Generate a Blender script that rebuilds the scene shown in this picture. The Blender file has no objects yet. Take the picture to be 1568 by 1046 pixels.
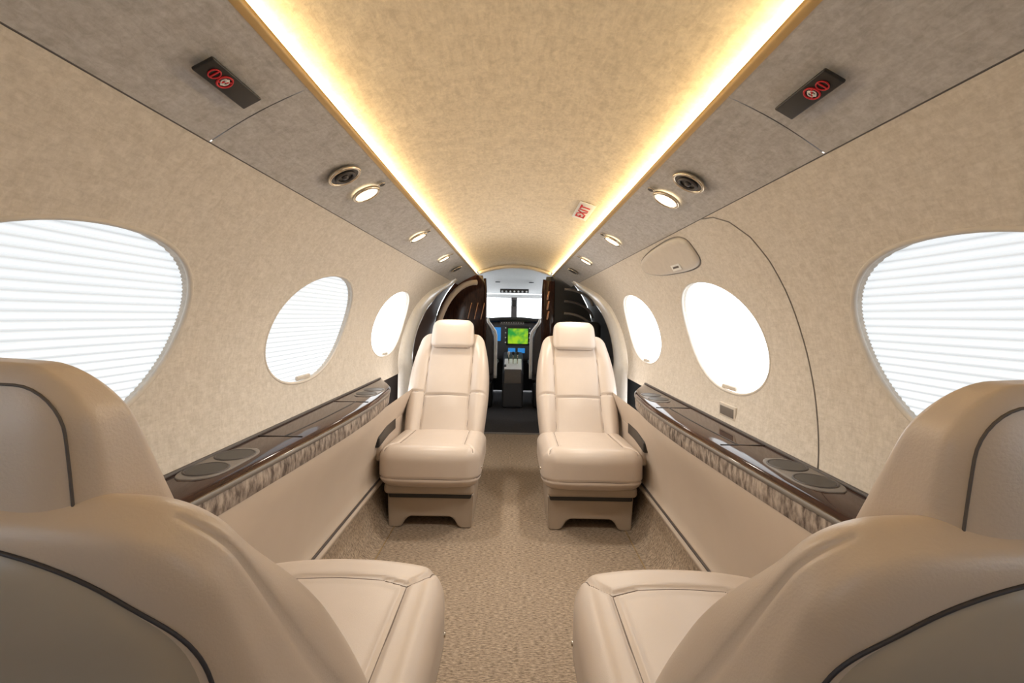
import bpy, math, random
import bmesh
from mathutils import Vector, Matrix
random.seed(3)
scene = bpy.context.scene
CZ = 1.03            # eye height above the floor
R0, ZC = 0.76, CZ-0.20   # fuselage lining circle

# ------------------------------------------------------------------ materials
def new_mat(name):
    m = bpy.data.materials.new(name); m.use_nodes = True
    return m, m.node_tree.nodes, m.node_tree.links, m.node_tree.nodes['Principled BSDF']

def mat(name, c1, c2=None, rough=0.5, metal=0.0, scale=40, stretch=(1,1,1), detail=4, bump=0.0, bscale=None,
        emis=None, estr=0.0, coat=0.0, spec=0.5, lo=0.35, hi=0.65, sheen=0.0):
    m, N, L, p = new_mat(name)
    p.inputs['Roughness'].default_value = rough
    p.inputs['Metallic'].default_value = metal
    p.inputs['Coat Weight'].default_value = coat
    p.inputs['Specular IOR Level'].default_value = spec
    p.inputs['Sheen Weight'].default_value = sheen
    if c2 is None: c2 = tuple(v*0.93 for v in c1)
    tc = N.new('ShaderNodeTexCoord'); mp = N.new('ShaderNodeMapping')
    mp.inputs['Scale'].default_value = stretch
    L.new(tc.outputs['Object'], mp.inputs['Vector'])
    nz = N.new('ShaderNodeTexNoise'); nz.inputs['Scale'].default_value = scale; nz.inputs['Detail'].default_value = detail
    nz.inputs['Roughness'].default_value = 0.6
    L.new(mp.outputs['Vector'], nz.inputs['Vector'])
    cr = N.new('ShaderNodeValToRGB')
    cr.color_ramp.elements[0].position = lo; cr.color_ramp.elements[1].position = hi
    cr.color_ramp.elements[0].color = (*c2, 1); cr.color_ramp.elements[1].color = (*c1, 1)
    L.new(nz.outputs['Fac'], cr.inputs['Fac']); L.new(cr.outputs['Color'], p.inputs['Base Color'])
    if bump:
        nb = N.new('ShaderNodeTexNoise'); nb.inputs['Scale'].default_value = bscale or scale; nb.inputs['Detail'].default_value = 3
        L.new(mp.outputs['Vector'], nb.inputs['Vector'])
        b = N.new('ShaderNodeBump'); b.inputs['Strength'].default_value = bump; b.inputs['Distance'].default_value = 0.002
        L.new(nb.outputs['Fac'], b.inputs['Height']); L.new(b.outputs['Normal'], p.inputs['Normal'])
    if emis:
        p.inputs['Emission Color'].default_value = (*emis, 1); p.inputs['Emission Strength'].default_value = estr
    return m

M = {}
def fabric(name, c, contrast, warp, coarse):
    # crushed non-woven lining: short fibres in two directions plus a soft mottle
    m, N, L, p = new_mat(name)
    p.inputs['Roughness'].default_value = 0.95; p.inputs['Specular IOR Level'].default_value = 0.2
    tc = N.new('ShaderNodeTexCoord')
    def layer(scale, st, rot):
        mp = N.new('ShaderNodeMapping'); mp.inputs['Scale'].default_value = st; mp.inputs['Rotation'].default_value = rot
        L.new(tc.outputs['Object'], mp.inputs['Vector'])
        nz = N.new('ShaderNodeTexNoise'); nz.inputs['Scale'].default_value = scale; nz.inputs['Detail'].default_value = 6
        nz.inputs['Roughness'].default_value = 0.65; nz.inputs['Distortion'].default_value = 0.6
        L.new(mp.outputs['Vector'], nz.inputs['Vector']); return nz.outputs['Fac']
    a = layer(coarse*1.6, (1,0.25,1), (0,0,0.5)); b = layer(coarse*1.6, (1,1,0.3), (0.4,0.3,-0.6)); c0 = layer(coarse*0.45, (1,1,1), (0,0,0))
    m1 = N.new('ShaderNodeMath'); m1.operation='ADD'; L.new(a, m1.inputs[0]); L.new(b, m1.inputs[1])
    m2 = N.new('ShaderNodeMath'); m2.operation='ADD'; L.new(m1.outputs[0], m2.inputs[0]); L.new(c0, m2.inputs[1])
    m3 = N.new('ShaderNodeMath'); m3.operation='DIVIDE'; m3.inputs[1].default_value = 3; L.new(m2.outputs[0], m3.inputs[0])
    cr = N.new('ShaderNodeValToRGB')
    cr.color_ramp.elements[0].position = 0.40; cr.color_ramp.elements[1].position = 0.60
    cr.color_ramp.elements[0].color = (*[v*contrast*w for v, w in zip(c, (1,0.985,0.96))],1); cr.color_ramp.elements[1].color = (*c,1)
    L.new(m3.outputs[0], cr.inputs['Fac']); L.new(cr.outputs['Color'], p.inputs['Base Color'])
    bp = N.new('ShaderNodeBump'); bp.inputs['Strength'].default_value = 0.5; bp.inputs['Distance'].default_value = 0.0025
    L.new(m3.outputs[0], bp.inputs['Height']); L.new(bp.outputs['Normal'], p.inputs['Normal'])
    return m
M['wall'] = fabric('wall_fabric', (0.72,0.67,0.61), 0.79, 0, 95)
M['panel'] = fabric('overhead_fabric', (0.60,0.585,0.58), 0.70, 0, 68)
M['headliner'] = fabric('headliner_suede', (0.84,0.75,0.61), 0.75, 0, 58)
M['edge'] = mat('lining_edge', (0.64,0.59,0.53), rough=0.9)
M['leather'] = mat('seat_leather', (0.545,0.462,0.395), (0.52,0.438,0.373), rough=0.36, scale=6, bump=0.12, bscale=500, spec=0.5)
M['leather_side'] = mat('side_leather', (0.57,0.485,0.41), (0.55,0.465,0.39), rough=0.5, scale=5, bump=0.1, bscale=400)
M['shell'] = mat('seat_shell', (0.37,0.33,0.285), (0.36,0.32,0.275), rough=0.26, scale=4, spec=0.5)
M['piping'] = mat('dark_piping', (0.035,0.032,0.04), rough=0.5)
M['hseam'] = mat('headrest_seam', (0.10,0.085,0.08), rough=0.6)
M['seam_shade'] = mat('seam_cord_shade', (0.18,0.14,0.115), rough=0.7)  # seam cords, coloured dark to stand for shade in the creases
M['base'] = mat('seat_base_paint', (0.39,0.32,0.255), rough=0.45, scale=5)
M['wood'] = mat('dark_gloss_wood', (0.052,0.020,0.012), (0.022,0.009,0.007), rough=0.08, scale=14, stretch=(5,0.5,1.0), detail=6, coat=0.0, spec=0.34)
M['trimdark'] = mat('charcoal_trim', (0.07,0.06,0.058), rough=0.45)
M['taupe'] = mat('taupe_trim', (0.18,0.16,0.145), rough=0.4)
M['weave'] = mat('streaked_fabric', (0.48,0.41,0.355), (0.10,0.074,0.062), rough=0.8, scale=34, stretch=(1,2.2,0.8), detail=10, bump=0.3, bscale=90, lo=0.36, hi=0.64)
M['black'] = mat('black_plastic', (0.018,0.017,0.017), rough=0.35)
M['chrome'] = mat('brushed_metal', (0.7,0.62,0.5), rough=0.25, metal=1.0)
M['rim'] = mat('arch_rim_gloss', (0.76,0.73,0.69), rough=0.3, coat=0.3)
M['cream'] = mat('cream_plastic', (0.62,0.565,0.50), rough=0.45)
M['white'] = mat('white_paint', (0.85,0.85,0.83), rough=0.4)
M['red'] = mat('red_ink', (0.6,0.02,0.03), rough=0.5)
M['gold'] = mat('gold_channel', (0.62,0.42,0.18), rough=0.4, metal=0.3)
M['bronze'] = mat('bronze_inlay', (0.55,0.30,0.18), rough=0.25, metal=0.8)
M['brownwall'] = mat('brown_vestibule', (0.10,0.065,0.05), rough=0.4)
M['blackwall'] = mat('black_vestibule', (0.025,0.025,0.026), rough=0.4)
M['grey'] = mat('grey_cockpit_liner', (0.62,0.62,0.61), rough=0.8, scale=60)
M['fascia'] = mat('panel_fascia', (0.055,0.055,0.06), rough=0.45)
M['darkcarpet'] = mat('dark_carpet', (0.055,0.050,0.052), (0.028,0.026,0.028), rough=1.0, scale=150, bump=0.5)
M['cove'] = mat('cove_led', (1,0.9,0.7), rough=0.6, emis=(1.0,0.72,0.35), estr=13.0)
M['lamp'] = mat('lamp_lens', (1,0.95,0.85), rough=0.3, emis=(1.0,0.80,0.50), estr=4.0)
M['blue'] = mat('blue_screen', (0.01,0.05,0.15), (0.0,0.02,0.05), rough=0.2, scale=12, emis=(0.05,0.35,0.9), estr=0.6)

def screen_map():
    m, N, L, p = new_mat('map_screen')
    tc = N.new('ShaderNodeTexCoord'); nz = N.new('ShaderNodeTexNoise'); nz.inputs['Scale'].default_value = 9
    cr = N.new('ShaderNodeValToRGB')
    cr.color_ramp.elements[0].color = (0.02,0.35,0.05,1); cr.color_ramp.elements[1].color = (0.40,0.70,0.02,1)
    cr.color_ramp.elements[0].position = 0.4; cr.color_ramp.elements[1].position = 0.6
    L.new(tc.outputs['Object'], nz.inputs['Vector']); L.new(nz.outputs['Fac'], cr.inputs['Fac'])
    L.new(cr.outputs['Color'], p.inputs['Emission Color']); p.inputs['Emission Strength'].default_value = 0.9
    p.inputs['Base Color'].default_value = (0.01,0.02,0.01,1); p.inputs['Roughness'].default_value = 0.2
    return m
M['map'] = screen_map()

def carpet_mat():
    m, N, L, p = new_mat('tan_loop_carpet')
    p.inputs['Roughness'].default_value = 1.0; p.inputs['Specular IOR Level'].default_value = 0.1
    tc = N.new('ShaderNodeTexCoord'); mp = N.new('ShaderNodeMapping'); mp.inputs['Scale'].default_value = (0.75,3.0,1)
    L.new(tc.outputs['Object'], mp.inputs['Vector'])
    nz = N.new('ShaderNodeTexNoise'); nz.inputs['Scale'].default_value = 80; nz.inputs['Detail'].default_value = 9; nz.inputs['Roughness'].default_value = 0.72
    L.new(mp.outputs['Vector'], nz.inputs['Vector'])
    cr = N.new('ShaderNodeValToRGB')
    cr.color_ramp.elements[0].color = (0.11,0.082,0.06,1); cr.color_ramp.elements[1].color = (0.54,0.43,0.325,1)
    cr.color_ramp.elements[0].position = 0.35; cr.color_ramp.elements[1].position = 0.65
    L.new(nz.outputs['Fac'], cr.inputs['Fac']); L.new(cr.outputs['Color'], p.inputs['Base Color'])
    b = N.new('ShaderNodeBump'); b.inputs['Strength'].default_value = 0.7; b.inputs['Distance'].default_value = 0.003
    L.new(nz.outputs['Fac'], b.inputs['Height']); L.new(b.outputs['Normal'], p.inputs['Normal'])
    return m
M['carpet'] = carpet_mat()

def shade_mat(name, lines, base, strength, tint=(0.91,0.965,1)):
    # cellular blind: daylight behind it is painted as emission, dimmer along the folds
    m, N, L, p = new_mat(name)
    p.inputs['Base Color'].default_value = (base,base,base,1); p.inputs['Roughness'].default_value = 0.9
    tc = N.new('ShaderNodeTexCoord'); sp = N.new('ShaderNodeSeparateXYZ')
    L.new(tc.outputs['Object'], sp.inputs['Vector'])
    mu = N.new('ShaderNodeMath'); mu.operation='MULTIPLY'; mu.inputs[1].default_value = 1/0.0155
    L.new(sp.outputs['Z'], mu.inputs[0])
    fr = N.new('ShaderNodeMath'); fr.operation='FRACT'; L.new(mu.outputs[0], fr.inputs[0])
    cr = N.new('ShaderNodeValToRGB')
    e = cr.color_ramp.elements
    lo = lines
    e[0].position = 0.0; e[0].color = (lo*tint[0],lo*tint[1],lo,1)
    e[1].position = 0.28; e[1].color = (*tint,1)
    x = e.new(0.8); x.color = (*tint,1)
    x = e.new(1.0); x.color = (lo*tint[0],lo*tint[1],lo,1)
    L.new(fr.outputs[0], cr.inputs['Fac']); L.new(cr.outputs['Color'], p.inputs['Emission Color'])
    p.inputs['Emission Strength'].default_value = strength
    return m
M['shade'] = shade_mat('pleated_shade', 0.66, 0.25, 0.90)
M['shade_glow'] = shade_mat('plain_shade_glow', 0.97, 0.5, 2.4)  # plain white blinds, emission raised to stand for daylight
M['aft_fill'] = shade_mat('aft_window_fill_glow', 0.97, 0.5, 2.3, (0.74,0.88,1.0))  # added glow on the unseen aft windows, lights the near seat backs

# ------------------------------------------------------------------ mesh helpers
def link(o, parent=None):
    scene.collection.objects.link(o)
    if parent: o.parent = parent
    return o

def mesh_data(name, verts, faces, m, smooth=True):
    me = bpy.data.meshes.new(name); me.from_pydata([tuple(v) for v in verts], [], faces); me.update()
    if smooth:
        me.polygons.foreach_set('use_smooth', [True]*len(me.polygons))
    me.materials.append(m)
    return me

def obj(name, verts, faces, m, smooth=True, parent=None, loc=(0,0,0), rot=(0,0,0)):
    o = bpy.data.objects.new(name, mesh_data(name, verts, faces, m, smooth))
    o.location = loc; o.rotation_euler = rot
    return link(o, parent)

def empty(name, loc=(0,0,0)):
    o = bpy.data.objects.new(name, None); o.empty_display_size = 0.05; o.location = loc
    return link(o)

def axis_coords(L, r, step, k):
    h = L/2; inner = h-r
    a = [-inner - r*math.tan(math.pi/4*(1-i/k)) for i in range(k)]
    n = max(1, int(round(2*inner/step)))
    mid = [-inner + 2*inner*i/n for i in range(n+1)]
    return a + mid + [-v for v in reversed(a)]

def rbox(L, r, step=0.02, k=5, fn=None, c=(0,0,0)):
    r = min(r, min(L)/2*0.999)
    C = [axis_coords(L[i], r, step, k) for i in range(3)]
    inn = [L[i]/2-r for i in range(3)]
    n = [len(a)-1 for a in C]
    V, F, idx = [], [], {}
    def vid(i,j,kk):
        key = (i,j,kk)
        if key in idx: return idx[key]
        p = [C[0][i], C[1][j], C[2][kk]]
        q = [max(-inn[a], min(inn[a], p[a])) for a in range(3)]
        d = Vector([p[a]-q[a] for a in range(3)])
        d = d.normalized() if d.length > 1e-9 else Vector((0,0,1))
        P = Vector(q) + d*r + Vector(c)
        if fn: P = fn(P, d)
        idx[key] = len(V); V.append(P)
        return idx[key]
    for i in range(n[0]):
        for j in range(n[1]):
            F.append((vid(i,j,0), vid(i,j+1,0), vid(i+1,j+1,0), vid(i+1,j,0)))
            F.append((vid(i,j,n[2]), vid(i+1,j,n[2]), vid(i+1,j+1,n[2]), vid(i,j+1,n[2])))
    for i in range(n[0]):
        for k2 in range(n[2]):
            F.append((vid(i,0,k2), vid(i+1,0,k2), vid(i+1,0,k2+1), vid(i,0,k2+1)))
            F.append((vid(i,n[1],k2), vid(i,n[1],k2+1), vid(i+1,n[1],k2+1), vid(i+1,n[1],k2)))
    for j in range(n[1]):
        for k2 in range(n[2]):
            F.append((vid(0,j,k2), vid(0,j,k2+1), vid(0,j+1,k2+1), vid(0,j+1,k2)))
            F.append((vid(n[0],j,k2), vid(n[0],j+1,k2), vid(n[0],j+1,k2+1), vid(n[0],j,k2+1)))
    return V, F

def box(name, L, c, m, r=0.004, parent=None, k=3, rot=(0,0,0)):
    V, F = rbox(L, r, step=10, k=k)
    return obj(name, V, F, m, True, parent, c, rot)

def tube(pts, r, n=8, closed=False):
    pts = [Vector(p) for p in pts]; V, F = [], []
    N = len(pts); prev = None
    for i, p in enumerate(pts):
        if closed: t = pts[(i+1)%N]-pts[i-1]
        else: t = pts[min(i+1,N-1)]-pts[max(i-1,0)]
        t.normalize()
        if prev is None:
            a = Vector((0,0,1)) if abs(t.z) < 0.9 else Vector((1,0,0))
            u = t.cross(a).normalized()
        else:
            u = (prev - t*prev.dot(t)).normalized()
        prev = u; w = t.cross(u)
        for j in range(n):
            an = 2*math.pi*j/n
            V.append(p + u*math.cos(an)*r + w*math.sin(an)*r)
    for i in range(N if closed else N-1):
        for j in range(n):
            a = i*n+j; b = i*n+(j+1)%n; c2 = ((i+1)%N)*n+(j+1)%n; d = ((i+1)%N)*n+j
            F.append((a,b,c2,d))
    if not closed:
        F.append(tuple(reversed(range(n)))); F.append(tuple(range((N-1)*n, N*n)))
    return V, F

def grid(rows):
    nr, nc = len(rows), len(rows[0]); V = [p for r in rows for p in r]
    F = [(i*nc+j, i*nc+j+1, (i+1)*nc+j+1, (i+1)*nc+j) for i in range(nr-1) for j in range(nc-1)]
    return V, F

def merge(parts):
    V, F = [], []
    for v, f in parts:
        o = len(V); V += list(v); F += [tuple(i+o for i in q) for q in f]
    return V, F

def cyl(r, h, n=32, c=(0,0,0), r2=None):
    r2 = r if r2 is None else r2
    V = [(c[0]+r*math.cos(2*math.pi*i/n), c[1]+r*math.sin(2*math.pi*i/n), c[2]) for i in range(n)]
    V += [(c[0]+r2*math.cos(2*math.pi*i/n), c[1]+r2*math.sin(2*math.pi*i/n), c[2]+h) for i in range(n)]
    F = [(i,(i+1)%n,n+(i+1)%n,n+i) for i in range(n)] + [tuple(reversed(range(n))), tuple(range(n,2*n))]
    return V, F

def ring(r, rt, n=40, m=8, z=0, sx=1, sy=1):
    return tube([(sx*r*math.cos(2*math.pi*i/n), sy*r*math.sin(2*math.pi*i/n), z) for i in range(n)], rt, m, True)

def lerp_tab(tab, x):
    if x <= tab[0][0]: return tab[0][1]
    for (a,b),(c,d) in zip(tab, tab[1:]):
        if x <= c:
            t = (x-a)/(c-a); return b+(d-b)*t
    return tab[-1][1]
def sm_tab(tab, x, w=0.03):
    return sum(lerp_tab(tab, x+w*k/2) for k in (-2,-1,0,1,2))/5
def sstep(a,b,x):
    t = max(0,min(1,(x-a)/(b-a))); return t*t*(3-2*t)

# ------------------------------------------------------------------ room shell
Y0 = -1.35
def wx(z, R=R0):           # lining x at height z
    return math.sqrt(max(0.0, R*R-(z-ZC)**2))
Z_SEAM = CZ+0.31; Z_LEDGE = CZ-0.36
yend_tab = [(CZ-0.34,2.9),(CZ-0.09,3.1),(CZ+0.07,3.24),(CZ+0.19,3.45),(CZ+0.31,4.0)]
def yend(z): return sm_tab(yend_tab, z, 0.03)
WA, WB, WZ, WK = 0.31, 0.197, CZ-0.052, 0.30
win = {'left': [(0.71,0.29),(1.68,0.31),(2.715,0.335),(-0.30,0.29)], 'right': [(0.665,0.29),(1.625,0.30),(2.61,0.32),(-0.34,0.29)]}  # last entry per side: unseen aft window added as a light source

def ell(yc, a, grow=0.0, n=64):
    out = []
    for i in range(n):
        t = 2*math.pi*i/n
        c, s = math.cos(t), math.sin(t)
        e = 0.92
        dy = (a+grow)*math.copysign(abs(c)**e, c); dz = (WB+grow)*math.copysign(abs(s)**e, s)
        out.append((yc+dy+WK*dz, WZ+dz))
    return out

def build_wall(side):
    s = -1 if side == 'left' else 1
    zs_ang0 = math.asin((Z_SEAM-ZC)/R0); zs_ang1 = math.asin((Z_LEDGE-0.02-ZC)/R0)
    na, ny = 22, 70
    rows_i, rows_o = [], []
    for i in range(na+1):
        a = zs_ang0+(zs_ang1-zs_ang0)*i/na
        z = ZC+R0*math.sin(a); x = R0*math.cos(a)
        ye = yend(z)
        ri, ro = [], []
        for j in range(ny+1):
            y = Y0+(ye-Y0)*j/ny
            ri.append((s*x, y, z)); ro.append((s*(R0+0.04)*math.cos(a), y, ZC+(R0+0.04)*math.sin(a)))
        rows_i.append(ri); rows_o.append(ro)
    Vi, Fi = grid(rows_i); Vo, Fo = grid(rows_o)
    nc = ny+1; off = len(Vi)
    V = Vi+Vo; F = Fi + [tuple(reversed([q+off for q in f])) for f in Fo]
    for j in range(ny):
        F.append((j+1, j, off+j, off+j+1))
        b = na*nc
        F.append((b+j, b+j+1, off+b+j+1, off+b+j))
    for i in range(na):
        a, b = i*nc, (i+1)*nc
        F.append((a, b, off+b, off+a)); a += ny; b += ny
        F.append((b, a, off+a, off+b))
    wall = obj('wall_'+side, V, F, M['wall'])
    bm = bmesh.new(); bm.from_mesh(wall.data); bmesh.ops.recalc_face_normals(bm, faces=bm.faces); bm.to_mesh(wall.data); bm.free()
    cutters = []
    for (yc, a) in win[side]:
        e = ell(yc, a); n = len(e)
        cv = [(s*0.55, y, z) for y, z in e]+[(s*0.95, y, z) for y, z in e]
        cf = [(i,(i+1)%n,n+(i+1)%n,n+i) for i in range(n)]+[tuple(reversed(range(n))), tuple(range(n,2*n))]
        c = obj('cut', cv, cf, M['wall'], False)
        bm = bmesh.new(); bm.from_mesh(c.data); bmesh.ops.recalc_face_normals(bm, faces=bm.faces); bm.to_mesh(c.data); bm.free()
        md = wall.modifiers.new('b', 'BOOLEAN'); md.operation='DIFFERENCE'; md.solver='EXACT'; md.object = c
        cutters.append(c)
    bpy.context.view_layer.update()
    dg = bpy.context.evaluated_depsgraph_get()
    me = bpy.data.meshes.new_from_object(wall.evaluated_get(dg))
    wall.modifiers.clear(); wall.data = me
    for c in cutters: bpy.data.objects.remove(c)
    bm = bmesh.new(); bm.from_mesh(me)
    for f in bm.faces: f.smooth = True
    for e in bm.edges:
        if len(e.link_faces) == 2 and e.calc_face_angle(0) > math.radians(35): e.smooth = False
    bm.to_mesh(me); bm.free()
    return wall

wcount = 0
for side in ('left','right'):
    s = -1 if side == 'left' else 1
    build_wall(side)
    for k, (yc, a) in enumerate(win[side]):
        wcount += 1
        W_ = empty('window_%d' % wcount, (s*wx(WZ), yc, WZ))
        rel = Vector(W_.location)
        rows = []
        nz = 110; hz = WB+0.02
        for i in range(nz+1):
            z = WZ-hz+2*hz*i/nz
            xx = wx(z, R0+0.020) + (0.0015 if i % 2 else -0.0015)
            rows.append([Vector((s*xx, y, z))-rel for y in (yc-a-0.1, yc, yc+a+0.1)])
        V, F = grid(rows)
        mk = 'aft_fill' if k == 3 else ('shade_glow' if (side=='right' and k in (1,2)) or (side=='left' and k==2) else 'shade')
        o = obj('pleated_blind', V, F, M[mk], False, W_)
        e = ell(yc, a, 0.001, 96)
        V, F = tube([Vector((s*(wx(z)+0.004), y, z))-rel for y, z in e], 0.006, 8, True)
        obj('reveal_edge', V, F, M['edge'], True, W_)
        V, F = rbox((0.012,0.10,0.016), 0.005, 10, 3)
        obj('blind_handle', V, F, M['cream'], True, W_, Vector((s*(wx(WZ-WB)+0.010), yc-WK*WB+0.02, WZ-WB+0.014))-rel)

# overhead service panels
def panel_pt(ax, y, s, lift=0.0):
    n = Vector((-s*0.4886, 0, -0.8725))
    return Vector((s*ax, y, CZ+0.625-0.56*ax)) + n*lift
for side in ('left','right'):
    s = -1 if side == 'left' else 1
    segs = [(Y0,0.8185),(0.8215,4.45)]
    parts = []
    for (a,b) in segs:
        rows = []
        for i in range(9):
            t = i/8; ax = 0.378+(0.563-0.378)*t
            rows.append([panel_pt(ax, y, s, 0.006*math.sin(math.pi*t)*-1) for y in (a, (a+b)/2, b)])
        parts.append(grid(rows))
    V, F = merge(parts)
    obj('trim_overhead_panel_'+side, V, F, M['panel'])
    V, F = tube([(s*0.5645, y, Z_SEAM-0.0005) for y in (Y0, 0.5, 2, 4.4)], 0.0016, 6)
    obj('trim_seam_'+side, V, F, M['trimdark'])
    V, F = grid([[panel_pt(ax, y, s, -0.009) for y in (0.80,0.84)] for ax in (0.378,0.563)])
    obj('trim_joint_'+side, V, F, M['trimdark'])
    prof = [(0.384,0.409),(0.374,0.411),(0.370,0.419),(0.3725,0.423)]
    V, F = grid([[(s*px, y, CZ+pz) for y in (Y0, 4.5)] for px, pz in prof])
    obj('trim_cove_channel_'+side, V, F, M['gold'])
    V, F = grid([[(s*px, y, CZ+pz) for y in (Y0, 1.5, 4.5)] for px, pz in ((0.3735,0.422),(0.378,0.434),(0.384,0.449))])
    obj('cove_light_strip' , V, F, M['cove'])

# ceiling headliner (vaulted)
rows = []
def hz_(x): return CZ+0.528-0.082*(x/0.39)**2
for i in range(41):
    x = 0.39*(-1+2*i/40)
    rows.append([(x, y, hz_(x)) for y in (Y0, 0, 1.5, 3, 4.62)])
V, F = grid(rows); obj('ceiling', V, F, M['headliner'])

# floor
V, F = grid([[(x, y, 0) for y in (Y0, 3.93)] for x in (-0.62,0.62)])
obj('floor', V, F, M['carpet'], False)
V, F = grid([[(x, y, -0.002) for y in (2.5, 3.95, 6.4)] for x in (-0.83,0.83)])
obj('floor_cockpit', V, F, M['darkcarpet'], False)
box('trim_floor_sill', (0.62,0.03,0.012), (0,3.94,0.004), M['taupe'], 0.004)
inner_tab = [(-2,0.64),(0.6,0.63),(0.84,0.62),(1.19,0.595),(1.55,0.572),(1.88,0.568),(2.15,0.59),(2.32,0.63),(2.45,0.70),(2.5,0.74)]
def inner(y): return sm_tab(inner_tab, y, 0.08)
ys = [Y0+0.0+ (2.5-Y0)*i/80 for i in range(81)]
for side in ('left','right'):
    s = -1 if side == 'left' else 1
    LG = empty('side_ledge' , (s*0.65, 1.0, Z_LEDGE)); rel = Vector(LG.location)
    rows = [[Vector((s*(wx(Z_LEDGE)+0.003), y, Z_LEDGE))-rel for y in ys],
            [Vector((s*(0.5*inner(y)+0.5*wx(Z_LEDGE)), y, Z_LEDGE+0.001))-rel for y in ys],
            [Vector((s*(inner(y)+0.016), y, Z_LEDGE))-rel for y in ys],
            [Vector((s*(inner(y)+0.006), y, Z_LEDGE-0.004))-rel for y in ys],
            [Vector((s*(inner(y)), y, Z_LEDGE-0.014))-rel for y in ys]]
    V, F = grid(rows); obj('wood_top', V, F, M['wood'], True, LG)
    rows = [[Vector((s*(inner(y)-dx), y, Z_LEDGE-dz))-rel for y in ys] for dx, dz in ((0,0.012),(0.003,0.015),(0.003,0.023),(-0.004,0.026))]
    V, F = grid(rows); obj('edge_trim', V, F, M['taupe'], True, LG)
    rows = [[Vector((s*(inner(y)+dx), y, Z_LEDGE-dz))-rel for y in ys] for dx, dz in ((0.004,0.025),(0.002,0.045),(0.004,0.072),(0.010,0.076))]
    V, F = grid(rows); obj('fabric_band', V, F, M['weave'], True, LG)
    V, F = tube([Vector((s*(wx(Z_LEDGE)-0.003), y, Z_LEDGE+0.002))-rel for y in ys], 0.006, 8)
    obj('back_trim', V, F, M['trimdark'], True, LG)
    for y in (1.30, 1.83):
        V, F = rbox((0.14,0.004,0.003), 0.001, 10, 2)
        obj('lid_joint', V, F, M['black'], True, LG, Vector((s*(inner(y)+0.088), y, Z_LEDGE+0.001))-rel)
    V, F = tube([Vector((s*(inner(y)+0.07), y, Z_LEDGE+0.001))-rel for y in [1.3+0.53*i/12 for i in range(13)]], 0.002, 6)
    obj('lid_line', V, F, M['black'], True, LG)
    for yc in (1.06, 2.06, -0.1):
        H = []
        xo = s*(inner(yc)+0.082) if yc < 2 else s*(inner(yc)+0.072)
        for dy in (-0.05, 0.055):
            v, f = ring(0.043, 0.003, 32, 8, Z_LEDGE+0.003)
            H.append(([Vector(p)+Vector((xo, yc+dy, 0))-rel for p in v], f))
        v, f = rbox((0.10,0.23,0.006), 0.003, 0.01, 2, fn=lambda P, d: Vector((P.x*math.sqrt(max(0,1-(P.y/0.118)**4)), P.y, P.z)))
        plate = ([Vector(p)+Vector((xo, yc, Z_LEDGE+0.0005))-rel for p in v], f)
        obj('cup_plate', *plate, M['taupe'], True, LG)
        V, F = merge(H); obj('cup_rims', V, F, M['trimdark'], True, LG)
        H = []
        for dy in (-0.05, 0.055):
            v, f = cyl(0.040, 0.001, 32, (xo, yc+dy, Z_LEDGE+0.004))
            H.append(([Vector(p)-rel for p in v], f))
        V, F = merge(H); obj('cup_wells', V, F, M['black'], False, LG)
    ys2 = [Y0+(2.9-Y0)*i/80 for i in range(81)]
    def low(dx, dz, hold):
        out = []
        for y in ys2:
            b = inner(min(y,2.05)) + 0.010
            out.append((s*(b*(1-hold)+0.658*hold+dx), y, CZ-dz))
        return out
    rows = [low(0,0.434,0), low(-0.002,0.45,0.05), low(0,0.50,0.25), low(0,0.56,0.55), low(0,0.63,0.85), low(0,0.70,1), low(0.002,0.76,1), low(0,0.795,1), low(-0.012,0.81,1), low(-0.022,0.815,1), low(-0.022,0.835,1), low(0.0,0.838,1)]
    V, F = grid(rows); obj('trim_side_panel_'+side, V, F, M['leather_side'])
    V, F = tube([(s*0.638, y, CZ-0.80) for y in (Y0,1,2.9)], 0.005, 6)
    obj('trim_shadow_gap_'+side, V, F, M['trimdark'])
    V, F = grid([[(s*x, y, z) for y in (Y0,1,2.9)] for x, z in ((0.66,CZ-0.836),(0.645,0.10),(0.615,0.03),(0.585,0.004),(0.55,0.002))])
    obj('baseboard_'+side, V, F, M['carpet'])
    V, F = tube([(s*0.56, y, 0.005) for y in (Y0,1,2.9)], 0.0015, 6)
    obj('trim_floor_line_'+side, V, F, M['gold'])

V = [(-0.83,Y0,0),(0.83,Y0,0),(0.83,Y0,CZ+0.53),(-0.83,Y0,CZ+0.53)]
obj('wall_back', V, [(0,1,2,3)], M['wall'], False)

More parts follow.
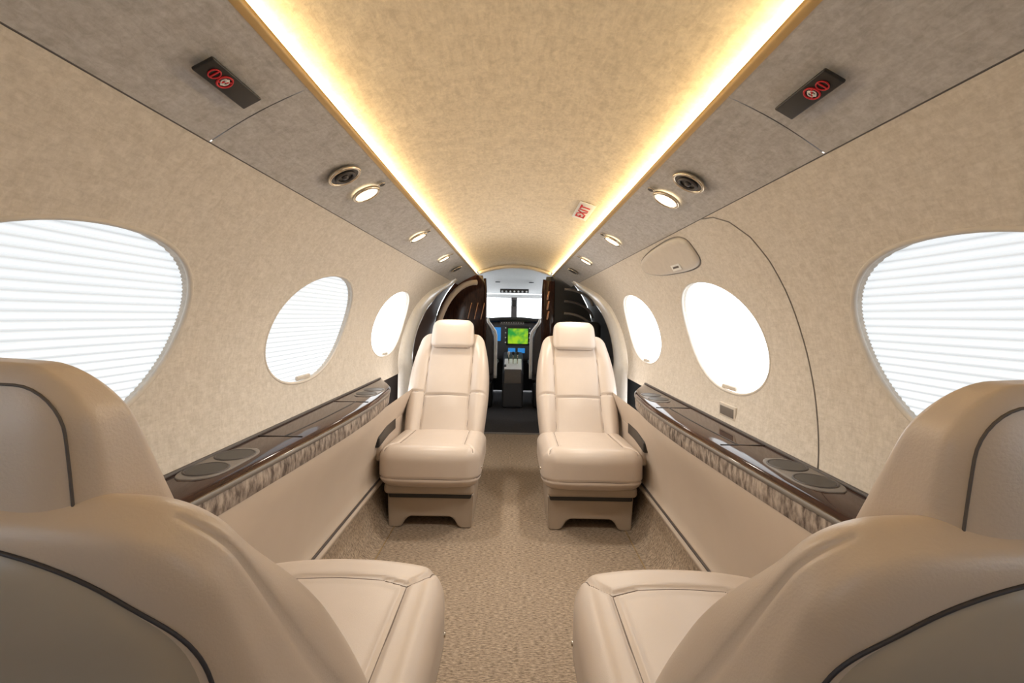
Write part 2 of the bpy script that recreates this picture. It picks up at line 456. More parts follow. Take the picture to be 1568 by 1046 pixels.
# ------------------------------------------------------------------ seats
def groove(d, w): return math.exp(-(d/w)**2)
def seg_d(px,py,ax,ay,bx,by):
    dx,dy = bx-ax,by-ay; t = max(0,min(1,((px-ax)*dx+(py-ay)*dy)/(dx*dx+dy*dy)))
    return math.hypot(px-ax-dx*t, py-ay-dy*t)
cush_paths = [[(-0.150,0.50),(-0.158,0.125),(-0.10,0.108),(0,0.104),(0.10,0.108),(0.158,0.125),(0.150,0.50)],
              [(-0.158,0.125),(-0.185,0.10),(-0.207,0.07),(-0.217,0.03)], [(0.158,0.125),(0.185,0.10),(0.207,0.07),(0.217,0.03)]]
cush_seams = [(*a,*b) for p in cush_paths for a,b in zip(p,p[1:])]
def cushion_fn(P, d):
    x, y, z = P
    yy = y
    f = sstep(0.14, 0.0, y)
    yy += 0.035*f*(abs(x)/0.245)**2.5
    x0 = x
    x *= 1 - 0.05*f
    zz = z
    if d.z > -0.2:
        zz += 0.012*(1-(x/0.25)**2)*max(0,d.z)
        zz -= 0.03*(y/0.52)*max(0,min(1,(z-0.22)/0.18))
        dd = min(seg_d(x0,y,*q) for q in cush_seams)
        g = groove(dd, 0.0055)
        zz -= 0.009*g*max(0,d.z)
        inside = 1 if (abs(x0) < 0.155 and y > 0.11) else 0
        zz -= 0.006*inside*min(1,dd/0.02)*d.z
    g = groove(z-0.265-0.012*(1-(x/0.25)**2), 0.005)
    if abs(d.z) < 0.8:
        x -= d.x*0.006*g; yy -= d.y*0.006*g
    u = sstep(0.27, 0.20, z)
    yy += 0.03*u*(1-sstep(0,0.3,y))
    return Vector((x, yy, zz))
V, F = rbox((0.49,0.53,0.195), 0.058, 0.006, 9, cushion_fn, (0,0.265,0.3125))
ME_CUSH = mesh_data('seat_cushion', V, F, M['leather'])
def resample(p, step=0.01):
    out = []
    for a,b in zip(p,p[1:]):
        n = max(1,int(math.dist(a,b)/step))
        out += [tuple(a[i]+(b[i]-a[i])*k/n for i in range(len(a))) for k in range(n)]
    out.append(p[-1]); return out
parts = []
for p in cush_paths:
    pts = []
    for (x,y) in resample(p):
        if abs(x) > 0.187 or y < 0.058:   # on the rounded shoulder
            ex = max(0,abs(x)-0.187); ey = max(0,0.058-y); e = min(0.057,math.hypot(ex,ey))
            z = 0.352+math.sqrt(0.058**2-e*e); d = Vector((ex*(1 if x>0 else -1),-ey,z-0.352)).normalized()
        else: z = 0.41; d = Vector((0,0,1))
        q = cushion_fn(Vector((x,y,z)), d); q.z += 0.0006; pts.append(q)
    parts.append(tube(pts, 0.0018, 6))
pts = []
for (x,y) in resample([(-0.246,0.45),(-0.246,0.10),(-0.243,0.05),(-0.228,0.018),(-0.19,0.001),(-0.1,-0.0005),(0,-0.001),(0.1,-0.0005),(0.19,0.001),(0.228,0.018),(0.243,0.05),(0.246,0.10),(0.246,0.45)]):
    f = sstep(0.14,0,y)
    pts.append((x*(1-0.05*f)*0.985, y+0.035*f*(abs(x)/0.245)**2.5+(0.005 if y<0.03 else 0), 0.265+0.012*(1-(x/0.25)**2)))
parts.append(tube(pts, 0.0016, 6))
V, F = merge(parts); ME_CSEAM = mesh_data('cushion_seam_shade', V, F, M['seam_shade'])

Wtab = [(-0.1,0.215),(0.0,0.225),(0.12,0.235),(0.25,0.243),(0.36,0.242),(0.45,0.234),(0.52,0.222),(0.60,0.206),(0.68,0.190)]
def W(s): return sm_tab(Wtab, s, 0.04)
BT = 0.135; BTOP = 0.662
def thick(s): return 1-0.60*sstep(0.42,0.672,s)
def back_fn(P, d):
    x, t, s = P
    bx = x/0.24; ab = abs(bx)
    w = W(s)
    X = bx*w
    T = t*thick(s)
    fr = max(0, -d.y)
    if fr > 0:
        panel = 0.60-0.05*math.sin(max(0,min(1,(s)/0.5))*math.pi)
        bol = sstep(panel-0.02, panel+0.2, ab)*(1-sstep(0.42,0.62,s)*0.85)
        T -= fr*0.024*bol
        T -= fr*0.012*(1-(ab/panel)**2 if ab < panel else 0)*(0.5+0.5*math.sin(max(0,min(s,0.5))*math.pi*2/0.42-math.pi/2))
        g = groove((ab-panel)*w, 0.005)*(1-sstep(0.54,0.57,s))
        g = max(g, groove(s-(0.215-0.010*bx*bx if ab < panel else 0.235-0.03*(ab-panel)), 0.005))
        T += fr*0.012*g
    if abs(d.x) > 0.5:
        X -= math.copysign(0.004*groove(t-0.045, 0.004), X)
    S = s - 0.022*sstep(0.5,BTOP,s)*ab**3
    return Vector((X, T, S))
V, F = rbox((0.48,BT,BTOP+0.10), 0.050, 0.007, 8, back_fn, (0,BT/2,(BTOP-0.10)/2))
ME_BACK = mesh_data('backrest', V, F, M['leather'])
parts = []
for sx in (-1,1):
    pts = []
    for i in range(50):
        s = 0.0+0.52*i/49; panel = 0.60-0.05*math.sin(min(1,s/0.5)*math.pi)
        q = back_fn(Vector((sx*0.24*panel,0,s)), Vector((0,-1,0))); q.y -= 0.0006; pts.append(q)
    parts.append(tube(pts, 0.0018, 6))
    pts = []
    for i in range(12):
        ab = 0.56+0.22*i/11
        q = back_fn(Vector((sx*0.24*ab,0,0.235-0.03*(ab-0.55))), Vector((0,-1,0))); q.y -= 0.0006; pts.append(q)
    parts.append(tube(pts, 0.0018, 6))
pts = []
for i in range(31):
    bx = -0.55+1.1*i/30
    q = back_fn(Vector((0.24*bx,0,0.215-0.010*bx*bx)), Vector((0,-1,0))); q.y -= 0.0006; pts.append(q)
parts.append(tube(pts, 0.0018, 6))
V, F = merge(parts); ME_BSEAM = mesh_data('back_seam_shade', V, F, M['seam_shade'])

# headrest (upright frame, wedge shaped: thick at the bottom, thin at the top)
HC = Vector((0,0.813,0.908)); HH = 0.090; HR = 0.040
def head_fn(P, d):
    x, y, z = P
    u = (z-HC.z)/HH
    yr = HC.y+0.065
    x *= 1-0.04*u - 0.03*u*u
    k = max(0,(yr-y)/0.13)                    # 0 rear .. 1 front
    fr = max(0,-d.y)
    y -= fr*0.010*(1-(x/0.135)**2)*(1-u*u)
    y += 0.046*(u+1)*k
    z += max(0,-u)*0.045*(1-k)                # underside rises toward the rear
    z += max(0,d.z)*0.006*(1-(x/0.13)**2)
    y += fr*0.006*groove(z-(HC.z-0.072), 0.005)
    return Vector((x,y,z))
V, F = rbox((0.268,0.13,2*HH), HR, 0.007, 8, head_fn, tuple(HC))
ME_HEAD = mesh_data('headrest', V, F, M['leather'])
pts = []
yr = HC.y+0.065; off = 0.012
e0 = math.sqrt(max(0, HR**2-(HR-off)**2))
ix, iz = 0.134-HR, HH-HR
path = []
for i in range(12): path.append((-ix-e0, -iz+(2*iz)*i/11, (-1,0)))
for i in range(1,9):
    a = math.pi/2*i/8; path.append((-ix-e0*math.cos(a), iz+e0*math.sin(a), (-math.cos(a),math.sin(a))))
for i in range(1,20): path.append((-ix+2*ix*i/20, iz+e0, (0,1)))
for i in range(0,9):
    a = math.pi/2*i/8; path.append((ix+e0*math.sin(a), iz+e0*math.cos(a), (math.sin(a),math.cos(a))))
for i in range(1,12): path.append((ix+e0, iz-(2*iz)*i/11, (1,0)))
sy = (HR-off)/HR
for x, z, (dx,dz) in path:
    c = math.sqrt(1-sy*sy); d = Vector((dx*c, sy, dz*c))
    q = head_fn(Vector((x, yr-off, HC.z+z)), d); pts.append(q + d*0.0002)
V, F = tube(pts, 0.0009, 6); ME_HSTITCH = mesh_data('headrest_stitching', V, F, M['hseam'])

STOP = 0.657
def W2(s):
    w = 0.94*W(min(s,0.54))
    if s > 0.46:
        q = min(1,(s-0.46)/(STOP-0.46)); w *= (1-q**4)**(1/2.8)
    return w
def rear_pt(x, s, lift):
    bx = x/W(s); ex = max(0, abs(bx)*0.24-0.19); ez = max(0, s-(BTOP-0.05)); e = min(0.0499, math.hypot(ex,ez))
    t = (BT-0.05+math.sqrt(0.0025-e*e))*thick(s)
    return Vector((x, t+lift, s-0.022*sstep(0.5,BTOP,s)*min(1,abs(bx))**3))
rows = []
ns = 80
def ss(i): return -0.09+(STOP+0.09)*(1-(1-i/ns)**1.8)
for i in range(ns+1):
    s = ss(i)
    w = max(W2(s), 0.0005); row = []
    for j in range(41):
        q = -1+2*j/40
        h = max(0,1-abs(q)**6)**0.5
        edge = (max(0,min(1,(STOP-s)/0.05)))**0.5
        row.append(rear_pt(q*w, s, -0.003+0.014*h*edge))
    rows.append(row)
V, F = grid(rows)
ME_SHELL = mesh_data('rear_shell', V, F, M['shell'])
pts = []
for i in range(ns+1):
    s = ss(i); pts.append(rear_pt(W2(s)+0.0005, s, 0.0006))
pts = pts + [Vector((-p[0],p[1],p[2])) for p in reversed(pts[:-1])]
V, F = tube(pts, 0.0013, 8)
ME_PIPE = mesh_data('shell_piping', V, F, M['piping'])

prof = [(-0.200,0),(-0.150,0),(-0.135,0.012),(-0.115,0.045),(-0.095,0.055),(0.095,0.055),(0.115,0.045),(0.135,0.012),(0.150,0),(0.200,0),(0.207,0.15),(0.207,0.165),(-0.207,0.165),(-0.207,0.15)]
def extrude_prof(prof, y0, y1):
    n = len(prof)
    V = [(x,y0,z) for x,z in prof]+[(x,y1,z) for x,z in prof]
    F = [tuple(range(n)), tuple(reversed(range(n,2*n)))]+[((i+1)%n,i,n+i,n+(i+1)%n) for i in range(n)]
    return V, F
V, F = extrude_prof(prof, 0.12, 0.50)
ME_BASE = mesh_data('pedestal', V, F, M['base'], False)
bm = bmesh.new(); bm.from_mesh(ME_BASE); bmesh.ops.recalc_face_normals(bm, faces=bm.faces)
bmesh.ops.bevel(bm, geom=[e for e in bm.edges if e.calc_face_angle(0) > 0.5], offset=0.006, segments=2, affect='EDGES'); bm.to_mesh(ME_BASE); bm.free()
V, F = rbox((0.43,0.46,0.055), 0.02, 10, 4)
ME_PAN = mesh_data('seat_pan', V, F, M['base'])
V, F = rbox((0.40,0.42,0.05), 0.01, 10, 3)
ME_GAP = mesh_data('gap_shade_block', V, F, M['black'])  # black block put in for the shadow strip above the pedestal

def add(name, me, parent, loc=(0,0,0), rot=(0,0,0)):
    o = bpy.data.objects.new(name, me); o.location = loc; o.rotation_euler = rot
    return link(o, parent)

def seat(x, y, facing_cam, recline, outboard, back=0.0, lift=0.0, hl=0.0):
    S = empty('airplane_seat', (x, y, 0))
    if not facing_cam: S.rotation_euler = (0,0,math.pi)
    add('seat_cushion', ME_CUSH, S, (0,0,lift))
    add('cushion_seam_shade', ME_CSEAM, S, (0,0,lift))
    O = (0, 0.475+back, 0.385); r = (-math.radians(recline),0,0)
    for nm, me in (('backrest',ME_BACK),('back_seam_shade',ME_BSEAM),('rear_shell',ME_SHELL),('shell_piping',ME_PIPE)):
        add(nm, me, S, O, r)
    add('headrest', ME_HEAD, S, (0,back,hl))
    add('headrest_stitching', ME_HSTITCH, S, (0,back,hl))
    add('pedestal', ME_BASE, S, (0,0.0,0.0))
    add('seat_pan', ME_PAN, S, (0,0.30,0.205))
    add('gap_shade_block', ME_GAP, S, (0,0.31,0.175))
    ox = outboard*(1 if facing_cam else -1)*0.258
    def af(P, d):
        f = sstep(0.05,-0.20,P.y)
        return Vector((P.x, P.y, P.z - 0.05*f*(1 if P.z > 0 else 0.4)))
    V, F = rbox((0.032,0.42,0.13), 0.014, 0.03, 4, af)
    obj('armrest', V, F, M['leather'], True, S, (ox, 0.33, 0.40))
    V, F = rbox((0.036,0.30,0.08), 0.01, 0.03, 3, af)
    obj('armrest_control', V, F, M['black'], True, S, (ox, 0.23, 0.450))
    V, F = cyl(0.006, 0.010, 16)
    obj('recline_button', V, F, M['chrome'], True, S, (-ox*0.92, 0.12, 0.30), (0,math.radians(90 if -ox>0 else -90),0))
    return S
XS = 0.388
seat(-XS, 2.05, True, 35, -1)
seat( XS, 2.05, True, 35, 1)
seat(-XS-0.002, 1.145, False, 35, -1, 0.0, 0.008, -0.006)
seat( XS+0.002, 1.125, False, 35, 1, -0.01, 0.008, -0.006)

# ------------------------------------------------------------------ overhead fittings
def place(name, ax, y, s, lift=0.0):
    E = empty(name, panel_pt(ax, y, s, lift))
    n = Vector((-s*0.4886, 0, -0.8725))
    yv = Vector((0,1,0)); xv = yv.cross(n)
    E.rotation_euler = Matrix((xv, yv, n)).transposed().to_euler()
    return E
for s in (-1,1):
    for (y) in (1.36, 2.10, 2.875):
        E = place('reading_light', 0.458, y, s, 0.006)
        V, F = ring(0.039, 0.0055, 40, 8, 0.0); obj('bezel', V, F, M['chrome'], True, E)
        V, F = cyl(0.035, 0.002, 32); obj('lens', V, F, M['lamp'], False, E)
        ld = bpy.data.lights.new('bulb', 'SPOT'); ld.energy = 17; ld.color = (1,0.92,0.81); ld.spot_size = math.radians(155); ld.spot_blend = 0.9; ld.shadow_soft_size = 0.04
        lo = bpy.data.objects.new('bulb', ld); link(lo, E); lo.location = (0,0,0.012); lo.rotation_euler = (math.pi,0,0)
        E2 = place('call_button', 0.408, y-0.01, s, 0.004)
        V, F = cyl(0.0085, 0.004, 20); obj('cap', V, F, M['black'], False, E2)
        V, F = ring(0.009, 0.002, 20, 6, 0.002); obj('collar', V, F, M['chrome'], True, E2)
    for y in (1.186, 3.5):
        E = place('air_vent', 0.458, y, s, 0.006)
        V, F = ring(0.041, 0.005, 40, 8, 0.0); obj('bezel', V, F, M['chrome'], True, E)
        V, F = cyl(0.038, 0.002, 32); obj('throat', V, F, M['black'], False, E)
        V, F = ring(0.024, 0.004, 32, 8, 0.004); obj('nozzle', V, F, M['trimdark'], True, E)
        V, F = cyl(0.010, 0.008, 20, r2=0.007); obj('knob', V, F, M['trimdark'], True, E)
    E = place('passenger_sign', 0.463, 0.713, s, 0.006)
    V, F = rbox((0.036,0.125,0.006), 0.0025, 10, 3); obj('plate', V, F, M['black'], True, E)
    V, F = ring(0.0115, 0.0016, 28, 6, 0.004); v2, f2 = rbox((0.003,0.022,0.002),0.0005,10,2)
    v2 = [Matrix.Rotation(math.radians(40),3,'Z')@Vector(p)+Vector((0,0,0.004)) for p in v2]
    V, F = merge([(V,F),(v2,f2)]); obj('ban_symbol', V, F, M['red'], True, E, (0,-0.014,0))
    V, F = ring(0.006, 0.0012, 20, 6, 0.004); v2, f2 = rbox((0.016,0.003,0.002),0.0005,10,2)
    V, F = merge([(V,F),([Vector(p)+Vector((0,0,0.004)) for p in v2],f2)]); obj('smoke_symbol', V, F, M['white'], True, E, (0,-0.014,0))
    V, F = ring(0.009, 0.0012, 28, 6, 0.004); v2, f2 = rbox((0.020,0.0025,0.002),0.0005,10,2)
    V, F = merge([(V,F),([Vector(p)+Vector((0,0,0.004)) for p in v2],f2)]); obj('belt_symbol', V, F, M['red'], True, E, (0,-0.038,0))

# exit sign on the headliner
xe, ye = 0.300, 2.0
E = empty('exit_sign', (xe, ye, hz_(xe)-0.004))
V, F = rbox((0.070,0.28,0.003), 0.001, 10, 2); obj('plate', V, F, M['white'], True, E)
cu = bpy.data.curves.new('t','FONT'); cu.body = 'EXIT'; cu.size = 0.060; cu.align_x='CENTER'; cu.align_y='CENTER'; cu.extrude = 0.0006; cu.space_character = 1.1; cu.offset = 0.001
to = bpy.data.objects.new('t', cu); link(to); bpy.context.view_layer.update()
me = bpy.data.meshes.new_from_object(to.evaluated_get(bpy.context.evaluated_depsgraph_get())); bpy.data.objects.remove(to)
me.materials.clear(); me.materials.append(M['red'])
for v in me.vertices: v.co.x *= 1.6
o = add('lettering', me, E, (0,0,-0.0028))
o.rotation_euler = Matrix(((0,-1,0),(-1,0,0),(0,0,-1))).to_euler()
E.rotation_euler = (0, math.atan(2*0.082*xe/0.39**2), 0)

# ------------------------------------------------------------------ emergency exit details (right wall)
def wp(z, y, s=1, lift=0.0):
    n = Vector((-(wx(z)), 0, -(z-ZC)))/R0
    return Vector((s*wx(z), y, z)) + Vector((s*n.x,0,n.z))*lift
pl = [(1.36,CZ+0.308),(1.30,CZ+0.300),(1.245,CZ+0.275),(1.20,CZ+0.225),(1.178,CZ+0.16),(1.165,CZ+0.08),(1.152,CZ-0.03),(1.135,CZ-0.13),(1.115,CZ-0.23),(1.085,CZ-0.357)]
def densify(pl, n=6):
    out = []
    for (a,b),(c,d) in zip(pl, pl[1:]):
        for i in range(n): out.append((a+(c-a)*i/n, b+(d-b)*i/n))
    out.append(pl[-1]); return out
V, F = tube([wp(z, y, 1, 0.0) for y, z in densify(pl)], 0.0022, 6)
obj('trim_exit_door_seam', V, F, M['taupe'])
rows = []
H = empty('exit_handle_cover', wp(CZ+0.245, 1.84, 1)); rel = Vector(H.location)
def oval(grow, lift, n=48):
    o = []
    for i in range(n):
        t = 2*math.pi*i/n; c, sn = math.cos(t), math.sin(t)
        y = 1.84+(0.30+grow)*math.copysign(abs(c)**0.8,c); z = CZ+0.243+(0.052+grow)*math.copysign(abs(sn)**0.5,sn)*(1-0.30*c)
        o.append(wp(z,y,1,lift)-rel)
    return o
rings = [oval(0.0,0.0), oval(-0.001,0.008), oval(-0.006,0.012), oval(-0.02,0.0135), oval(-0.045,0.014)]
V = [p for r in rings for p in r]; n = 48
F = [(i*n+j, i*n+(j+1)%n, (i+1)*n+(j+1)%n, (i+1)*n+j) for i in range(4) for j in range(n)]+[tuple(range(4*n,5*n))]
obj('cover', V, F, M['cream'], True, H)
V, F = tube(oval(0.002,0.001), 0.002, 6, True); obj('cover_gap', V, F, M['taupe'], True, H)
q = [wp(CZ+0.212+dz, 1.74+dy, 1, 0.0155)-rel for dy, dz in ((-0.045,-0.011),(0.045,-0.011),(0.045,0.011),(-0.045,0.011))]
obj('placard', q, [(0,1,2,3)], M['white'], False, H)
q = [wp(CZ+0.212+dz, 1.74+dy, 1, 0.0162)-rel for dy, dz in ((-0.030,-0.003),(0.030,-0.003),(0.030,0.004),(-0.030,0.004))]
obj('placard_text', q, [(0,1,2,3)], M['trimdark'], False, H)
Lt = empty('wall_latch', wp(CZ-0.315, 1.56, 1)); rel = Vector(Lt.location)
box('latch_frame', (0.008,0.12,0.05), (0,0,0), M['cream'], 0.003, Lt)
box('latch_recess', (0.004,0.095,0.030), (-0.004,0,0), M['taupe'], 0.001, Lt)

# ------------------------------------------------------------------ entry arch, vestibule
for side in ('left','right'):
    s = -1 if side == 'left' else 1
    rows = []
    steps = [(0.0,0.0),(-0.014,0.01),(-0.030,0.05),(-0.042,0.11),(-0.046,0.18),(-0.040,0.25),(-0.018,0.29),(0.03,0.30)]
    zz = [0.0,0.3,0.5]+[CZ-0.36+ (0.70)*i/30 for i in range(31)]
    for z in zz:
        x = wx(z) if z > ZC-0.16 else wx(ZC-0.16)
        nx, nz = (x/R0, (z-ZC)/R0) if z > ZC-0.16 else (1,0)
        taper = 1-0.5*sstep(CZ+0.1,CZ+0.34,z)
        rows.append([(s*(x+nx*dr*taper), yend(z)+dy*taper, z+nz*dr*taper) for dr, dy in steps])
    V, F = grid(rows); obj('trim_entry_arch_'+side, V, F, M['rim'])
    prof = [(0.82,0),(0.82,ZC)]+[(0.82*math.cos(a),ZC+0.82*math.sin(a)) for a in [math.radians(6*i) for i in range(1,11)]]
    V, F = grid([[(s*x,y,z) for y in (2.8,3.6,4.6)] for x, z in prof])
    obj('wall_vestibule_'+side, V, F, M['brownwall' if s<0 else 'blackwall'])

def divider(name, s, x0, m, ztop=0.415):
    pr = [(x0,0.0),(0.80,0.0),(0.80,ZC)]+[(0.80*math.cos(math.radians(a)), ZC+0.80*math.sin(math.radians(a))) for a in (8,16,24,32,40,48)]
    pr += [(0.40,CZ+ztop),(x0+0.03,CZ+ztop-0.005),(x0+0.01,CZ+0.30),(x0,CZ+0.1)]
    V, F = extrude_prof([(s*a,b) for a,b in pr], 4.50, 4.54)
    D = empty(name, (s*0.5,4.5,0))
    V = [Vector(v)-Vector((s*0.5,4.5,0)) for v in V]
    o = obj('panel', V, F, m, False, D)
    bm = bmesh.new(); bm.from_mesh(o.data); bmesh.ops.recalc_face_normals(bm, faces=bm.faces); bm.to_mesh(o.data); bm.free()
    V, F = tube([Vector((s*(x0-0.002),4.50,z))-Vector((s*0.5,4.5,0)) for z in (0,0.6,CZ+0.1,CZ+0.25)]+[Vector((s*(x0+0.008),4.5,CZ+0.38))-Vector((s*0.5,4.5,0))], 0.014, 10)
    obj('edge_post', V, F, M['wood'], True, D)
    return D
D = divider('cockpit_divider', -1, 0.29, M['wood'])
for i, dx in enumerate((0.035,0.10,0.165)):
    V, F = rbox((0.020,0.008,0.17), 0.004, 10, 2, fn=lambda P,d: Vector((P.x*(1-0.4*abs(P.z)/0.08)+0.2*P.z, P.y, P.z)))
    obj('bronze_inlay_%d'%(i+1), V, F, M['bronze'], True, D, (0.02+dx,-0.006,CZ+0.05))
D = divider('cockpit_divider', 1, 0.29, M['blackwall'])
box('wood_stile', (0.11,0.02,1.36), (-0.150,-0.004,0.72), M['wood'], 0.008, D)
for i, dz in enumerate((0.0,0.10,0.2)):
    V, F = rbox((0.02,0.008,0.09), 0.004, 10, 2, fn=lambda P,d: Vector((P.x+0.2*P.z, P.y, P.z)))
    obj('bronze_inlay_%d'%(i+1), V, F, M['bronze'], True, D, (-0.16,-0.017,CZ+0.02+dz))
pts = [(-0.70+0.34*(1-math.cos(t)), 3.95+0.3*t/1.57, CZ-0.30+0.62*math.sin(t)) for t in [1.57*i/14 for i in range(15)]]
V, F = tube(pts, 0.026, 10); obj('entry_handrail', V, F, M['leather_side'])
C = empty('entry_cabinet', (0.58,4.2,0))
V, F = rbox((0.34,0.5,1.0), 0.05, 10, 4); obj('carcass', V, F, M['blackwall'], True, C, (0.03,0.02,0.5))
for i in range(4):
    pts = [(-0.12+0.26*math.sin(t), -0.1, 0.80+0.11*i+0.16*math.cos(t)) for t in [1.5*j/10 for j in range(11)]]
    V, F = tube(pts, 0.012, 8); obj('tier_edge_%d'%(i+1), V, F, M['taupe'] if i%2 else M['trimdark'], True, C)
pts = []
for i in range(25):
    t = -1+2*i/24; pts.append((0.36*t, 4.5, hz_(0.36*t)-0.022))
V, F = tube(pts, 0.02, 10); obj('trim_front_arch', V, F, M['cream'])

# ------------------------------------------------------------------ cockpit
V, F = grid([[(x, y, CZ+z-0.10*(x/0.7)**2*max(0,(6.0-y)/1.5)) for x in [-0.8+1.6*i/16 for i in range(17)]] for y, z in ((4.52,0.50),(5.0,0.47),(5.6,0.40),(6.12,0.33),(6.3,0.32))])
obj('ceiling_cockpit', V, F, M['grey'])
for s, side in ((-1,'left'),(1,'right')):
    V = [(s*0.8,4.55,0),(s*0.8,6.3,0),(s*0.8,6.3,CZ+0.0),(s*0.8,4.55,CZ+0.0)]
    obj('wall_cockpit_'+side, V, [(0,1,2,3)], M['grey'], False)
WS = empty('windshield_frame', (0,6.2,CZ))
box('lower_bulkhead', (1.56,0.04,1.0), (0,0,-0.515), M['black'], 0.01, WS)
box('center_post', (0.085,0.05,0.30), (0.0,0,0.125), M['trimdark'], 0.015, WS)
box('header', (1.56,0.05,0.05), (0,0,0.285), M['grey'], 0.015, WS)
for s in (-1,1):
    box('side_post_%s'%('l' if s<0 else 'r'), (0.25,0.05,0.28), (s*0.50,0,0.13), M['grey'], 0.03, WS)
box('compass', (0.07,0.06,0.09), (0,-0.05,0.19), M['black'], 0.012, WS)
OP = empty('overhead_switch_panel', (0.0,5.62,CZ+0.325))
box('plate', (0.36,0.05,0.05), (0,0,0), M['black'], 0.008, OP)
for i in range(7):
    V, F = cyl(0.012,0.03,12); obj('knob_%d'%(i+1), V, F, M['grey'], True, OP, (-0.15+0.05*i,-0.02,-0.01), (math.radians(90),0,0))
for i, x in enumerate((-0.2,0.2)):
    V, F = cyl(0.03,0.01,20); obj('cockpit_lamp_%d'%(i+1), V, F, M['black'], True, OP, (x,-0.3,0.08))
IP = empty('instrument_panel', (0,5.6,CZ))
box('fascia', (1.5,0.12,0.50), (0,0.06,-0.30), M['fascia'], 0.03, IP)
V, F = rbox((1.5,0.40,0.05), 0.02, 0.1, 4, fn=lambda P,d: Vector((P.x,P.y,P.z-0.12*(abs(P.x)/0.75)**2)))
obj('glareshield', V, F, M['black'], True, IP, (0,0.12,-0.025))
box('map_display', (0.25,0.012,0.19), (0.055,-0.004,-0.24), M['map'], 0.004, IP)
box('display_bezel', (0.29,0.01,0.24), (0.055,0.0,-0.235), M['black'], 0.01, IP)
box('left_display', (0.18,0.012,0.17), (-0.25,-0.004,-0.22), M['blue'], 0.004, IP)
box('right_display', (0.18,0.012,0.17), (0.33,-0.004,-0.22), M['blue'], 0.004, IP)
box('mode_panel', (0.30,0.012,0.05), (-0.02,-0.006,-0.075), M['taupe'], 0.004, IP)
box('standby_display', (0.09,0.012,0.06), (-0.02,-0.006,-0.42), M['blue'], 0.004, IP)
box('radio_display', (0.09,0.012,0.06), (0.10,-0.006,-0.42), M['blue'], 0.004, IP)
for i in range(8):
    V, F = cyl(0.009,0.02,12); obj('bezel_knob_%d'%(i+1), V, F, M['grey'], True, IP, (-0.10+0.3*(i%2)+0.0,-0.01,-0.14-0.06*(i//2)), (math.radians(90),0,0))
for i in range(10):
    V, F = cyl(0.007,0.02,12); obj('mode_knob_%d'%(i+1), V, F, M['white'], True, IP, (-0.15+0.03*i,-0.01,-0.075), (math.radians(90),0,0))
for s in (-1,1):
    V, F = tube([(s*0.40,-0.02,-0.33),(s*0.40,-0.22,-0.33)], 0.018, 10); obj('yoke_shaft', V, F, M['trimdark'], True, IP)
    V, F = tube([(s*0.40-0.16,-0.23,-0.22),(s*0.40-0.15,-0.23,-0.32),(s*0.40-0.05,-0.22,-0.345),(s*0.40+0.05,-0.22,-0.345),(s*0.40+0.15,-0.23,-0.32),(s*0.40+0.16,-0.23,-0.22)], 0.018, 10)
    obj('yoke_grip', V, F, M['black'], True, IP)
PD = empty('throttle_quadrant', (0.0,5.2,0))
V, F = rbox((0.24,0.55,0.50), 0.03, 10, 4, fn=lambda P,d: Vector((P.x,P.y,P.z+(0.10*P.y/0.27 if P.z>0 else 0))))
obj('pedestal', V, F, M['fascia'], True, PD, (0,0.12,0.25))
box('quadrant_plate', (0.20,0.28,0.02), (0,0.0,0.475), M['rim'], 0.006, PD, rot=(math.radians(20),0,0))
box('quadrant_front', (0.19,0.02,0.16), (0,-0.155,0.36), M['taupe'], 0.006, PD)
for i, x in enumerate((-0.05,0.0,0.05)):
    V, F = tube([(x,0.02,0.46),(x,-0.01,0.54),(x,-0.02,0.60)], 0.007, 8); obj('lever_%d'%(i+1), V, F, M['chrome'], True, PD)
    box('lever_knob_%d'%(i+1), (0.03,0.03,0.035), (x,-0.02,0.61), M['black' if i else 'white'], 0.01, PD)
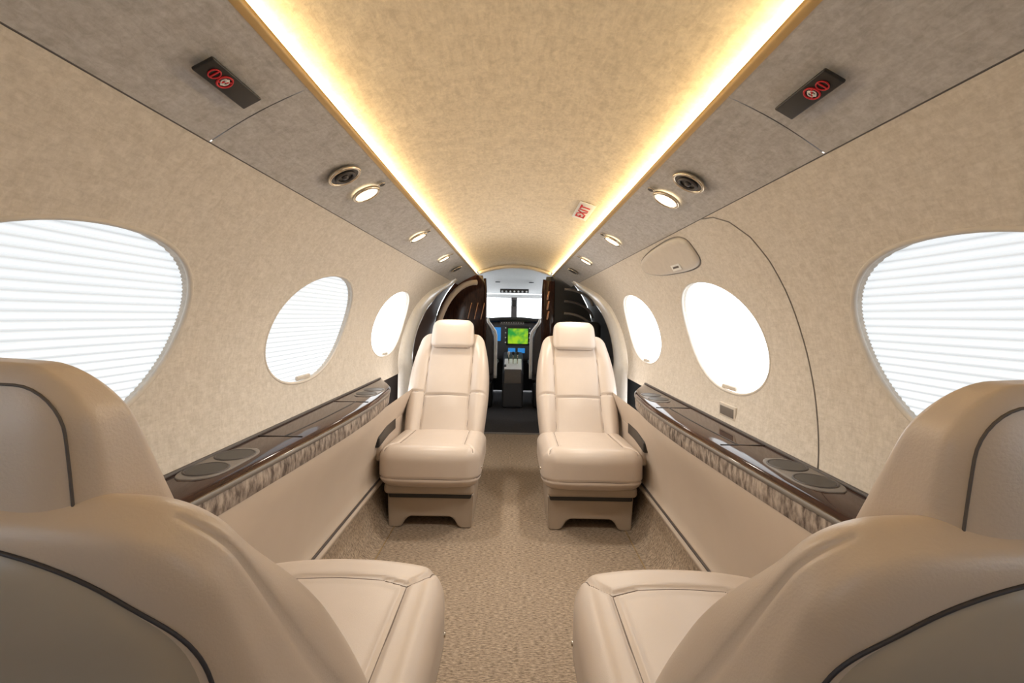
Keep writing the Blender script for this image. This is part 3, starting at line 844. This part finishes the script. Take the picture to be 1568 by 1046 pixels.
box('trim_wheel', (0.03,0.12,0.12), (-0.09,-0.02,0.42), M['trimdark'], 0.015, PD)
for s in (-1,1):
    PS = empty('pilot_seat', (s*0.43,5.0,0))
    V, F = rbox((0.44,0.12,0.62), 0.05, 0.03, 5, fn=lambda P,d: Vector((P.x*(1-0.25*sstep(0.1,0.31,P.z)),P.y,P.z)))
    obj('backrest', V, F, M['trimdark'], True, PS, (0,0,0.68))
    V, F = rbox((0.44,0.45,0.12), 0.04, 10, 4); obj('cushion', V, F, M['trimdark'], True, PS, (0,0.25,0.36))
    V, F = rbox((0.24,0.09,0.14), 0.04, 10, 4); obj('headrest', V, F, M['trimdark'], True, PS, (0,0,1.03))
    pts = [(-s*(0.235-0.10*sstep(0.15,0.33,zz)), -0.05, 0.68+zz) for zz in [-0.33+0.66*i/14 for i in range(15)]]
    V, F = tube(pts, 0.018, 8); obj('side_frame', V, F, M['rim'], True, PS)
    V, F = tube([(-s*0.24,0.0,0.5),(-s*0.245,0.2,0.52),(-s*0.245,0.3,0.50)], 0.018, 8); obj('armrest', V, F, M['black'], True, PS)
    V, F = rbox((0.40,0.35,0.30), 0.03, 10, 3); obj('seat_base', V, F, M['black'], True, PS, (0,0.22,0.15))

# ------------------------------------------------------------------ world
w = bpy.data.worlds.new('World'); scene.world = w; w.use_nodes = True
bg = w.node_tree.nodes['Background']; bg.inputs['Color'].default_value = (0.92,0.96,1,1); bg.inputs['Strength'].default_value = 5.0

# ------------------------------------------------------------------ camera
cd = bpy.data.cameras.new('camera'); cam = bpy.data.objects.new('camera', cd); link(cam)
cd.sensor_width = 36; cd.lens = 36*700/1600
cd.shift_y = -(533.5-495)/1600; cd.shift_x = -3/1600
cd.clip_start = 0.01
cam.matrix_world = Matrix.Translation((0,0,CZ)) @ Matrix.Rotation(math.radians(90),4,'X') @ Matrix.Rotation(math.radians(1.1),4,'Z')
scene.camera = cam
scene.view_settings.view_transform = 'Standard'
scene.view_settings.look = 'None'
scene.view_settings.exposure = 0.0
